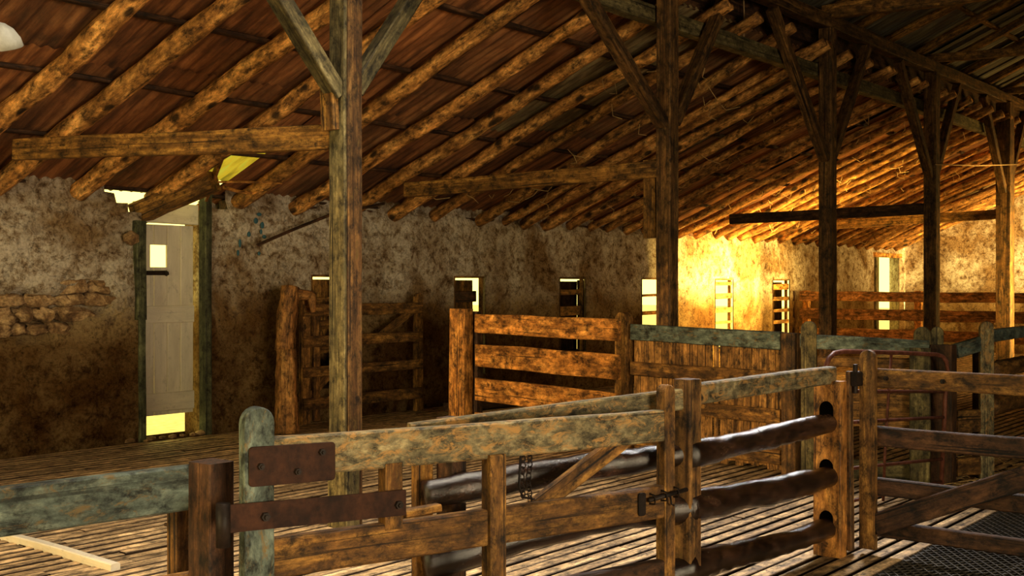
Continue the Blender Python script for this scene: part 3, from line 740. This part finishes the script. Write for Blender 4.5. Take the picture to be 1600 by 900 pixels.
# cobweb and straw strands under the far rafters
bm = newbm(); rs = random.Random(12)
for k in range(150):
    x = rs.uniform(9, 23); y = rs.uniform(5.6, 9.2); z = zr(y, -.08); q = Vector((x, y, z)); l = rs.uniform(.15, .5); dx = rs.uniform(-.35, .35)
    tube(bm, [q, q+Vector((dx*.5, rs.uniform(-.05, .05), -l*.25)), q+Vector((dx, rs.uniform(-.1, .1), -l*.15+rs.uniform(-.1, .05)))], .0045, 4)
tag(obj('straw_strands', bm, M['hay']), 'wisps of straw and cobweb caught under the far rafters', 'straw', kind='stuff')

# lamp shade at the upper left edge
lp = P(-6, 74, 5.0)
ls = thing('hanging_lamp', lp, 'chalky white lamp shade hanging at the upper left edge', 'lamp')
bm = newbm(); L = GL(bm); prof = [(.018, .115), (.03, .11), (.055, .10), (.085, .075), (.108, .035), (.115, 0), (.111, -.002), (.104, .033), (.082, .07), (.052, .094), (.016, .108)]
rings = []
rotm = Euler((math.radians(14), math.radians(-18), 0)).to_matrix()
for (r, z) in prof:
    rings.append([bm.verts.new(lp+rotm @ Vector((r*math.cos(2*math.pi*j/28), r*math.sin(2*math.pi*j/28), z))) for j in range(28)])
for i in range(len(rings)-1):
    for j in range(28): bm.faces.new((rings[i][j], rings[i][(j+1) % 28], rings[i+1][(j+1) % 28], rings[i+1][j]))
obj('lamp_shade', bm, M['enamel'], ls, smooth=True)
bm = newbm(); top = lp+rotm @ Vector((0, 0, .11)); tube(bm, [top-Vector((0, 0, .03)), top+Vector((0, 0, .03)), Vector((top.x, top.y, top.z+.25)), Vector((top.x, top.y, zr(top.y) if top.y > 5 else 3.9))], .008, 6)
obj('cord', bm, M['black_iron'], ls)
bm = newbm(); ball(bm, lp+rotm @ Vector((0, 0, .045)), .032, (1, 1, 1.3), 2); obj('bulb', bm, M['enamel'], ls, smooth=True)

# ------------------------------------------------------------------ helper for fences
def G2(x, f): r = ray(x, 0); return Vector((r.x*f, r.y*f, 0))
def rail(name, parent, p, q, z0, z1, thk, mt, za=None, zb=None, wob=.004):
    bm = newbm(); a = Vector((p[0], p[1], (z0+z1)/2 if za is None else za)); b = Vector((q[0], q[1], (z0+z1)/2 if zb is None else zb))
    timber(bm, a, b, z1-z0, thk, wob=wob, ch=.007); return obj(name, bm, M[mt], parent)
def bolt(parent, c, nrm, r=.012):
    bm = newbm(); n = Vector(nrm).normalized(); c = Vector(c)
    pts = [c-n*.002, c+n*.006, c+n*.012]
    tube(bm, pts, r, 6); tube(bm, [c+n*.010, c+n*.022], r*.55, 6); return obj('bolt', bm, M['black_iron'], parent)

# ---- near left fence L1 with post A
a0 = Vector((1.25, 3.60, 0)); a1 = Vector((2.36, 3.44, 0))
fl = thing('rail_fence', (2.36, 3.4, 0), 'near fence with faded blue-green top rail at the lower left edge', 'fence')
rail('top_rail', fl, a0, a1, .70, .858, .05, 'paint')
rail('lower_rail', fl, a0, a1, .34, .475, .045, 'gatewood')
c = G2(283, 4.10); bm = newbm(); timber(bm, (c.x, c.y, 0), (c.x, c.y, .70), .085, .06, up=(CY*0+1, 0, 0)); obj('post', bm, M['gatewood'], fl)
c = G2(331, 3.98); bm = newbm(); timber(bm, (c.x, c.y, 0), (c.x, c.y, .875), .13, .105, up=(0, 1, 0)); obj('post', bm, M['darkwood'], fl)
c = G2(352, 3.86); bm = newbm(); 
# ---- front gate G1
h0 = G2(401, 3.84); h1 = G2(1040, 4.93); gd = (h1-h0).normalized(); gn = Vector((gd.y, -gd.x, 0))   # gn faces the camera
if gn.dot(-h0) < 0: gn = -gn
g1 = thing('wooden_gate', (h0.x, h0.y, 0), 'large front gate with worn green top rail, rusty hinge plates and barrel bolt', 'gate')
bm = newbm(); stile(bm, h0, gd, .108, .055, .12, 1.085); obj('hinge_stile', bm, M['paint'], g1)
bm = newbm(); stile(bm, h1, gd, .062, .055, .12, 1.065); obj('latch_stile', bm, M['gatewood'], g1)
def gp(x, f_off=0):   # point on the gate line seen at column x
    r = ray(x, 0); den = r.x*gd.y-r.y*gd.x; t = (h0.x*gd.y-h0.y*gd.x)/den
    return Vector((r.x*t, r.y*t, 0))+gn*f_off
rail('top_rail', g1, h0+gd*.05, h1-gd*.02, .826, .965, .052, 'paint_worn', za=.905, zb=.887)
rail('mid_rail', g1, h0+gd*.05, h1-gd*.03, .485, .625, .05, 'gatewood')
rail('bottom_rail', g1, h0+gd*.05, h1-gd*.03, .17, .30, .05, 'darkwood')
c = gp(769, .012); bm = newbm(); stile(bm, c, gd, .075, .062, .14, .84, False); obj('upright', bm, M['gatewood'], g1)
c = gp(610, .0); bm = newbm(); stile(bm, c, gd, .075, .055, .60, .85, False); obj('upright', bm, M['beam'], g1)
bm = newbm(); A = gp(1000, -.045); B = gp(838, -.045); timber(bm, A+Vector((0, 0, .86)), B+Vector((0, 0, .58)), .085, .03); obj('diagonal_brace', bm, M['gatewood'], g1)
bm = newbm(); A = gp(640, -.05); B = gp(696, -.05); timber(bm, A+Vector((0, 0, .64)), B+Vector((0, 0, .645)), .03, .05); obj('spacer_block', bm, M['beam'], g1)
# hinge plate + strap
c = gp(383, .034); e = gp(517, .034); wdt = (e-c).length
bm = newbm(); plate(bm, rect_rounded(0, wdt, -.068, .068, .014), c+Vector((0, 0, .885)), gd+Vector((0, 0, -.022)), (0, 0, 1), .007, .002); hp = obj('hinge_plate', bm, M['rust'], g1)
for (x, z) in ((400, .885), (457, .855), (495, .915)): bolt(hp, gp(x, .040)+Vector((0, 0, z)), gn)
c = gp(341, .045); e = gp(625, .045); wdt = (e-c).length
bm = newbm(); plate(bm, rect_rounded(0, wdt, -.047, .047, .006), c+Vector((0, 0, .722)), gd+Vector((0, 0, -.030)), (0, 0, 1), .008, .002); hp = obj('hinge_strap', bm, M['rust'], g1)
cc = c+Vector((0, 0, .70)); tube_pts = [cc+Vector((0, 0, -.07)), cc+Vector((0, 0, .075))]
bm = newbm(); tube(bm, tube_pts, .024, 12); obj('hinge_pin', bm, M['black_iron'], hp, smooth=True)
for (x, z) in ((405, .715), (612, .697)): bolt(hp, gp(x, .051)+Vector((0, 0, z)), gn, .016)
# barrel bolt
bb0 = gp(1003, .045)+Vector((0, 0, .575)); bb1 = gp(1062, .045)+Vector((0, 0, .60))
bm = newbm(); tube(bm, [bb0, bb1], .010, 8)
for t in (.1, .4, .72): 
    q = bb0.lerp(bb1, t); tube(bm, [q-gn*.02+Vector((0, 0, -.022)), q+gn*.012+Vector((0, 0, -.018)), q+gn*.016, q+gn*.012+Vector((0, 0, .018)), q-gn*.02+Vector((0, 0, .022))], .004, 6)
tube(bm, [bb0.lerp(bb1, .55), bb0.lerp(bb1, .55)+Vector((0, 0, -.04))+gn*.01, bb0.lerp(bb1, .62)+Vector((0, 0, -.05))+gn*.01], .005, 6)
bl = obj('barrel_bolt', bm, M['black_iron'], g1, smooth=True)
q = gp(998, .031)+Vector((0, 0, .565)); bm = newbm(); plate(bm, rect_rounded(-.03, .012, -.055, .045, .012), q, gd, (0, 0, 1), .006, .001); obj('bolt_plate', bm, M['black_iron'], bl)
# chain hanging from the gate rail
ch = gp(828, -.035); zt = .835
cr = thing('chain', (ch.x, ch.y, .62), 'short dark chain hanging under the front gate top rail', 'chain')
def chainlink(bm, c, ax, a=.016, b=.010, r=.003):
    pts = []
    for k in range(11):
        t = 2*math.pi*k/10; pts.append(c+ax*(b*math.cos(t))+Vector((0, 0, a*math.sin(t))))
    tube(bm, pts, r, 5)
for (off, n) in ((-.012, 8), (.022, 9)):
    bm = newbm()
    for k in range(n):
        ax = gd if k % 2 else (gd*.4+gn*.9)
        chainlink(bm, ch+gd*(off+.004*math.sin(k))+Vector((0, 0, zt-.012-k*.024)), ax)
    obj('chain_strand', bm, M['black_iron'], cr, smooth=True)
bm = newbm(); tube(bm, [ch+gd*-.02+Vector((0, 0, zt)), ch+gd*-.03+Vector((0, 0, zt-.15)), ch+gd*-.01+Vector((0, 0, zt-.19)), ch+gd*.06+Vector((0, 0, zt-.21))], .005, 6); obj('hook', bm, M['black_iron'], cr, smooth=True)

# ---- log rail fence F1 along Y = 2.62
f1 = thing('log_rail_fence', (4.43, 2.62, 0), 'fence of glossy dark log rails behind the front gate, with faded green top rail', 'fence')
FL = G2(700, 4.78); FL2 = G2(640, 4.62); FB = Vector((4.43, 2.63, 0)); FC = Vector((5.95, 2.61, 0))
rail('top_rail', f1, FB, FC, .955, 1.05, .06, 'paint_worn')
rail('top_rail', f1, FL2, FB, .84, .935, .06, 'paint_worn', za=.885, zb=.99)
bm = newbm(); timber(bm, (4.43, 2.63, 0), (4.43, 2.63, 1.075), .09, .10, up=(0, 1, 0), wob=.003); obj('post', bm, M['post'], f1)
bm = newbm(); timber(bm, (5.93, 2.61, 0), (5.93, 2.61, .97), .16, .09, up=(0, 1, 0), wob=.003); obj('post', bm, M['honey'], f1)
c = G2(706, 4.84); bm = newbm(); timber(bm, (c.x, c.y, 0), (c.x, c.y, .93), .10, .09, up=(0, 1, 0), wob=.003); obj('post', bm, M['darkwood'], f1)
c = G2(660, 4.80); bm = newbm(); timber(bm, (c.x, c.y, 0), (c.x, c.y, .86), .085, .05, up=(1, -.4, 0), wob=.003); obj('upright_board', bm, M['beam'], f1)
for (zc, zb, zl, r) in ((.745, .75, .60, .058), (.425, .50, .33, .066), (.14, .225, .09, .062)):
    for (a, b) in (((FB.x-.03, FB.y, zb+.005), (5.97, 2.61, zc)), ((FL.x-.1, FL.y+.05, zl), (FB.x+.03, FB.y, zb-.005))):
        bm = newbm(); pole(bm, a, b, r*1.1, r*.95, wob=.06, m=16, bump=.22, n=40); obj('log_rail', bm, M['logwood'], f1, smooth=True)
for z in (.745, .425, .14):   # dark mortise arcs: black plates standing in for shade inside the far post's slots
    bm = newbm(); plate(bm, [(-.04, 0), (.04, 0)]+[(.04*math.cos(math.pi*k/8), .05+.045*math.sin(math.pi*k/8)) for k in range(9)], (5.882, 2.61, z+.02), (0, -1, 0), (0, 0, 1), .006, .001); obj('mortise_shade', bm, M['hole_shade'], f1)

# ---- right gate G2 (X about 6.1)
g2 = thing('wooden_gate', (6.1, 2.46, 0), 'dark wooden gate with four rails at the lower right, standing over the metal mesh', 'gate')
bm = newbm(); stile(bm, (6.09, 2.455), (0, 1, 0), .088, .045, .03, 1.14); obj('hinge_stile', bm, M['gatewood'], g2)
for (z0, z1, mt) in ((.93, 1.035, 'gatewood'), (.605, .715, 'darkwood'), (.325, .425, 'darkwood'), (.10, .19, 'darkwood')):
    rail('rail', g2, (6.13, 2.49), (6.13, .55), z0, z1, .04, mt)
bm = newbm(); timber(bm, (6.09, 2.42, .17), (6.09, .75, .90), .12, .035); obj('diagonal_brace', bm, M['darkwood'], g2)
bm = newbm(); stile(bm, (6.09, .6), (0, 1, 0), .088, .045, .03, 1.14); obj('latch_stile', bm, M['gatewood'], g2)
bm = newbm(); timber(bm, (6.03, 2.535, .02), (6.03, 2.535, 1.02), .03, .05, up=(0, 1, 0)); obj('hanging_batten', bm, M['post'], g2)
bm = newbm(); timber(bm, (6.0, 2.50, .98), (6.14, 2.49, .98), .08, .035, wob=.002); tube(bm, [(6.03, 2.505, .90), (6.03, 2.505, 1.06)], .014, 8); obj('hinge', bm, M['black_iron'], g2)
for y in (2.36, 2.05):
    bolt(g2, (6.108, y, .985), (-1, 0, 0), .014)

# ---- board fence F2
D0 = G2(722, 12.0); D1 = G2(975, 10.05); D2 = G2(1236, 8.82); D3 = G2(1440, 8.50)
dv = (D2-D0).normalized(); nv = Vector((dv.y, -dv.x, 0))
if nv.dot(-D1) < 0: nv = -nv
f2 = thing('board_fence', (D0.x, D0.y, 0), 'sunlit orange three-board fence with thick end post, between wall and middle', 'fence')
bm = newbm(); timber(bm, (D0.x-.02, D0.y, 0), (D0.x-.02, D0.y, 1.25), .22, .14, up=(0, 1, 0), wob=.008); obj('end_post', bm, M['honey'], f2)
bm = newbm(); timber(bm, (D0.x+.12, D0.y-.06, 0), (D0.x+.12, D0.y-.06, 1.22), .18, .10, up=(0, 1, 0), wob=.01); obj('end_post', bm, M['darkwood'], f2)
e0 = G2(745, 11.75); e1 = G2(968, 10.0)
for (z0, z1) in ((1.00, 1.20), (.655, .885), (.30, .535), (.02, .17)):
    rail('board', f2, e0, e1, z0, z1, .045, 'honey', wob=.008)
bm = newbm(); stile(bm, (D1.x, D1.y), dv, .135, .10, 0, 1.26); obj('middle_post', bm, M['gatewood'], f2)

f3 = thing('plank_gate', (D1.x, D1.y, 0), 'solid panel of vertical planks with grey-green top rail right of the rounded post', 'gate')
s0 = G2(988, 9.98); s1 = G2(1222, 8.86); pd = (s1-s0).normalized(); L_ = (s1-s0).length
n_pl = 20; rs = random.Random(77)
for k in range(n_pl):
    a = s0+pd*(L_*(k+.5)/n_pl)-nv*.03*1
    if k == 11:
        wd = L_/n_pl*.55
    else: wd = L_/n_pl*.96
    bm = newbm(); timber(bm, (a.x, a.y, .02+rs.uniform(0, .04)), (a.x, a.y, 1.04), wd, .02, up=pd, wob=.002); obj('plank', bm, M['plank'], f3)
rail('top_rail', f3, s0, s1, .995, 1.135, .06, 'paint', za=1.085, zb=1.06)
rail('cross_rail', f3, s0+nv*.01, s1+nv*.01, .68, .80, .045, 'gatewood', za=.76, zb=.76)
rail('cross_rail', f3, s0+nv*.01, s1+nv*.01, .40, .515, .045, 'gatewood')
rail('cross_rail', f3, s0+nv*.01, s1+nv*.01, .08, .20, .045, 'gatewood')

f4 = thing('board_fence', (D2.x, D2.y, 0), 'low weathered board fence behind the red pipe gate, between two square posts', 'fence')
bm = newbm(); timber(bm, (D2.x, D2.y, 0), (D2.x, D2.y, 1.125), .12, .12, up=(0, 1, 0)); obj('square_post', bm, M['post'], f4)
c = G2(1264, 8.80); bm = newbm(); stile(bm, (c.x, c.y), (.3, -1), .12, .05, 0, 1.22); obj('rounded_upright', bm, M['post_pale'], f4)
t0 = G2(1250, 8.84); t1 = G2(1452, 8.50)
rail('top_rail', f4, t0, t1, .99, 1.10, .06, 'paint', za=1.06, zb=1.03)
rail('board', f4, t0, t1, .865, .945, .03, 'gatewood'); rail('board', f4, t0, t1, .41, .67, .03, 'plank'); rail('board', f4, t0, t1, .0, .15, .03, 'post_pale')
c = G2(1438, 8.44); bm = newbm(); timber(bm, (c.x, c.y, 0), (c.x, c.y, 1.03), .15, .03, up=(.3, -1, 0)); obj('upright', bm, M['post_pale'], f4)
for x in (1441, 1464): 
    c = G2(x, 8.56); bm = newbm(); stile(bm, (c.x, c.y), (.3, -1), .125 if x < 1450 else .095, .05, .6, 1.185); obj('rounded_upright', bm, M['post_pale'], f4)
c = G2(1474, 8.50); bm = newbm(); timber(bm, (c.x, c.y, 0), (c.x, c.y, 1.05), .16, .13, up=(0, 1, 0)); obj('square_post', bm, M['darkwood'], f4)

# ---- F3 running on along X
g0 = G2(1493, 8.50); g1_ = G2(1535, 8.62)
f5 = thing('rail_fence', (g1_.x, g1_.y, 0), 'grey-green rail fence at the right edge with a round-topped post', 'fence')
rail('top_rail', f5, g0, g1_, .98, 1.09, .05, 'paint', za=1.0, zb=1.06)
rail('lower_rail', f5, g0, g1_, .38, .55, .05, 'gatewood'); rail('lower_rail', f5, g0, g1_, .05, .19, .05, 'gatewood')
c = G2(1541, 8.60); bm = newbm(); stile(bm, (c.x, c.y), (.5, -.86), .10, .06, 0, 1.225); obj('rounded_upright', bm, M['paint_worn'], f5)
c2 = G2(1527, 8.85); bm = newbm(); timber(bm, (c2.x, c2.y, 0), (c2.x, c2.y, 1.0), .06, .06, up=(0, 1, 0)); obj('post', bm, M['darkwood'], f5)
y3 = c.y-.02
rail('top_rail', f5, (c.x+.05, y3), (12.8, y3+.1), 1.065, 1.16, .05, 'paint')
for (z, zz) in ((.86, .80), (.55, .52)):
    bm = newbm(); pole(bm, (c.x+.02, y3, z), (12.6, y3+.1, zz), .07, .06, wob=.06, m=10, bump=.2); obj('log_rail', bm, M['gatewood'], f5, smooth=True)
bm = newbm(); timber(bm, (12.7, y3+.1, 0), (12.7, y3+.1, 1.2), .12, .12, up=(0, 1, 0)); obj('post', bm, M['post'], f5)

# ---- pipe gate G3
pg = thing('pipe_gate', tuple(G2(1385, 7.5)), 'rusty red metal pipe gate with rounded corners behind the dark wooden gate', 'gate')
def fz(x): return 7.12+(x-1293)/(1480-1293)*1.2
def q3(x, y): return P(x, y, fz(x))
bm = newbm(); pts = [q3(1289, 790), q3(1290, 600), q3(1291, 572), q3(1295, 560), q3(1303, 552), q3(1318, 549), q3(1400, 551), q3(1463, 554), q3(1473, 557), q3(1479, 565), q3(1481, 580), q3(1477, 620), q3(1471, 757)]
tube(bm, pts, .016, 10); obj('pipe_frame', bm, M['pipe'], pg, smooth=True)
for (ya, yb) in ((611, 612), (662, 652), (736, 717), (792, 752)):
    bm = newbm(); tube(bm, [q3(1290, ya), q3(1380, (ya+yb)/2), q3(1474, yb)], .012, 8); obj('crossbar', bm, M['pipe'], pg, smooth=True)
bm = newbm(); tube(bm, [q3(1393, 551), q3(1388, 620), q3(1383, 700), q3(1380, 783)], .010, 8); obj('upright_bar', bm, M['pipe'], pg, smooth=True)

# ---- far fence F4
ff = thing('far_rail_fence', (20.1, 9.3, 0), 'far orange three-rail fence in front of the end wall', 'fence')
for (z0, z1) in ((1.20, 1.38), (.86, 1.06), (.50, .70)):
    rail('rail', ff, (20.1, 9.45), (20.1, 3.2), z0, z1, .05, 'fence_far', wob=.012)
for y in (9.35, 7.2, 5.2, 3.3):
    bm = newbm(); timber(bm, (20.17, y, 0), (20.17, y, 1.4), .13, .09, up=(0, 1, 0)); obj('post', bm, M['honey'], ff)

# ---- gate leaning on the wall
gy = 9.30
gw = thing('field_gate', (8.6, gy, 0), 'old brown field gate leaning against the plaster wall behind the nearest post', 'gate')
xl, xr = 7.78, 9.50
for (x, z1) in ((xl, 1.40), (xr, 1.41)):
    bm = newbm(); stile(bm, (x, gy), (1, 0), .11, .06, .02, z1); obj('stile', bm, M['gatewood'], gw)
bm = newbm(); timber(bm, (xl+.14, gy-.02, .05), (xl+.14, gy-.02, 1.3), .09, .04, up=(1, 0, 0)); obj('stile', bm, M['gatewood'], gw)
for (z0, z1) in ((1.17, 1.30), (.84, .96), (.52, .63), (.17, .30)): rail('rail', gw, (xl-.05, gy-.03), (xr+.03, gy-.03), z0, z1, .04, 'gatewood')
bm = newbm(); timber(bm, (9.42, gy+.01, 1.2), (8.85, gy+.01, .9), .09, .03); obj('diagonal_brace', bm, M['gatewood'], gw)
bm = newbm(); timber(bm, (7.85, gy+.01, .3), (8.45, gy+.01, .8), .09, .03); obj('diagonal_brace', bm, M['gatewood'], gw)
# ---- red slab
bm = newbm()
c0 = PY(447, 668, 9.05); c1 = PY(453, 449, 9.15); 
pole(bm, (c0.x, c0.y, 0), (c0.x+.02, c0.y+.03, .85), .155, .125, wob=.02, m=14, bump=.22, ecc=.8, n=16)
pole(bm, (c0.x+.02, c0.y+.03, .83), (c1.x, c1.y, c1.z), .125, .125, wob=.02, m=14, bump=.22, ecc=.8, n=10)
pole(bm, (c1.x+.02, c1.y-.02, c1.z-.08), (c1.x+.26, c1.y-.05, c1.z-.09), .075, .05, wob=.01, m=10, bump=.2, n=6)
pole(bm, (c1.x+.24, c1.y-.05, c1.z-.08), (c1.x+.27, c1.y-.05, c1.z-.26), .05, .03, wob=.01, m=10, bump=.2, n=5)
tag(obj('forked_slab_post', bm, M['slab'], smooth=True), 'red-brown rough forked trunk post standing left of the field gate', 'post')
# loose boards on the floor by the wall
bm = newbm(); timber(bm, PZ(700, 601, .25), PZ(905, 601, .25), .12, .12, wob=.01)
bm.free()
bm = newbm(); timber(bm, (9.6, 8.9, .07), (11.0, 8.85, .07), .10, .18, wob=.01)
tag(obj('loose_beam', bm, M['darkwood']), 'dark loose beam on the floor behind the three-board fence', 'board')
# straw on the floor at right
bm = newbm(); rs = random.Random(19)
for k in range(160):
    c = PZ(rs.uniform(1488, 1600), rs.uniform(700, 760), .012); a = rs.uniform(0, 3.14); l = rs.uniform(.03, .1)
    tube(bm, [c-Vector((math.cos(a), math.sin(a), 0))*l, c+Vector((0, 0, .015)), c+Vector((math.cos(a), math.sin(a), 0))*l], .0025, 4)
tag(obj('loose_straw', bm, M['hay']), 'scattered straw on the slats at the right edge', 'straw', kind='stuff')
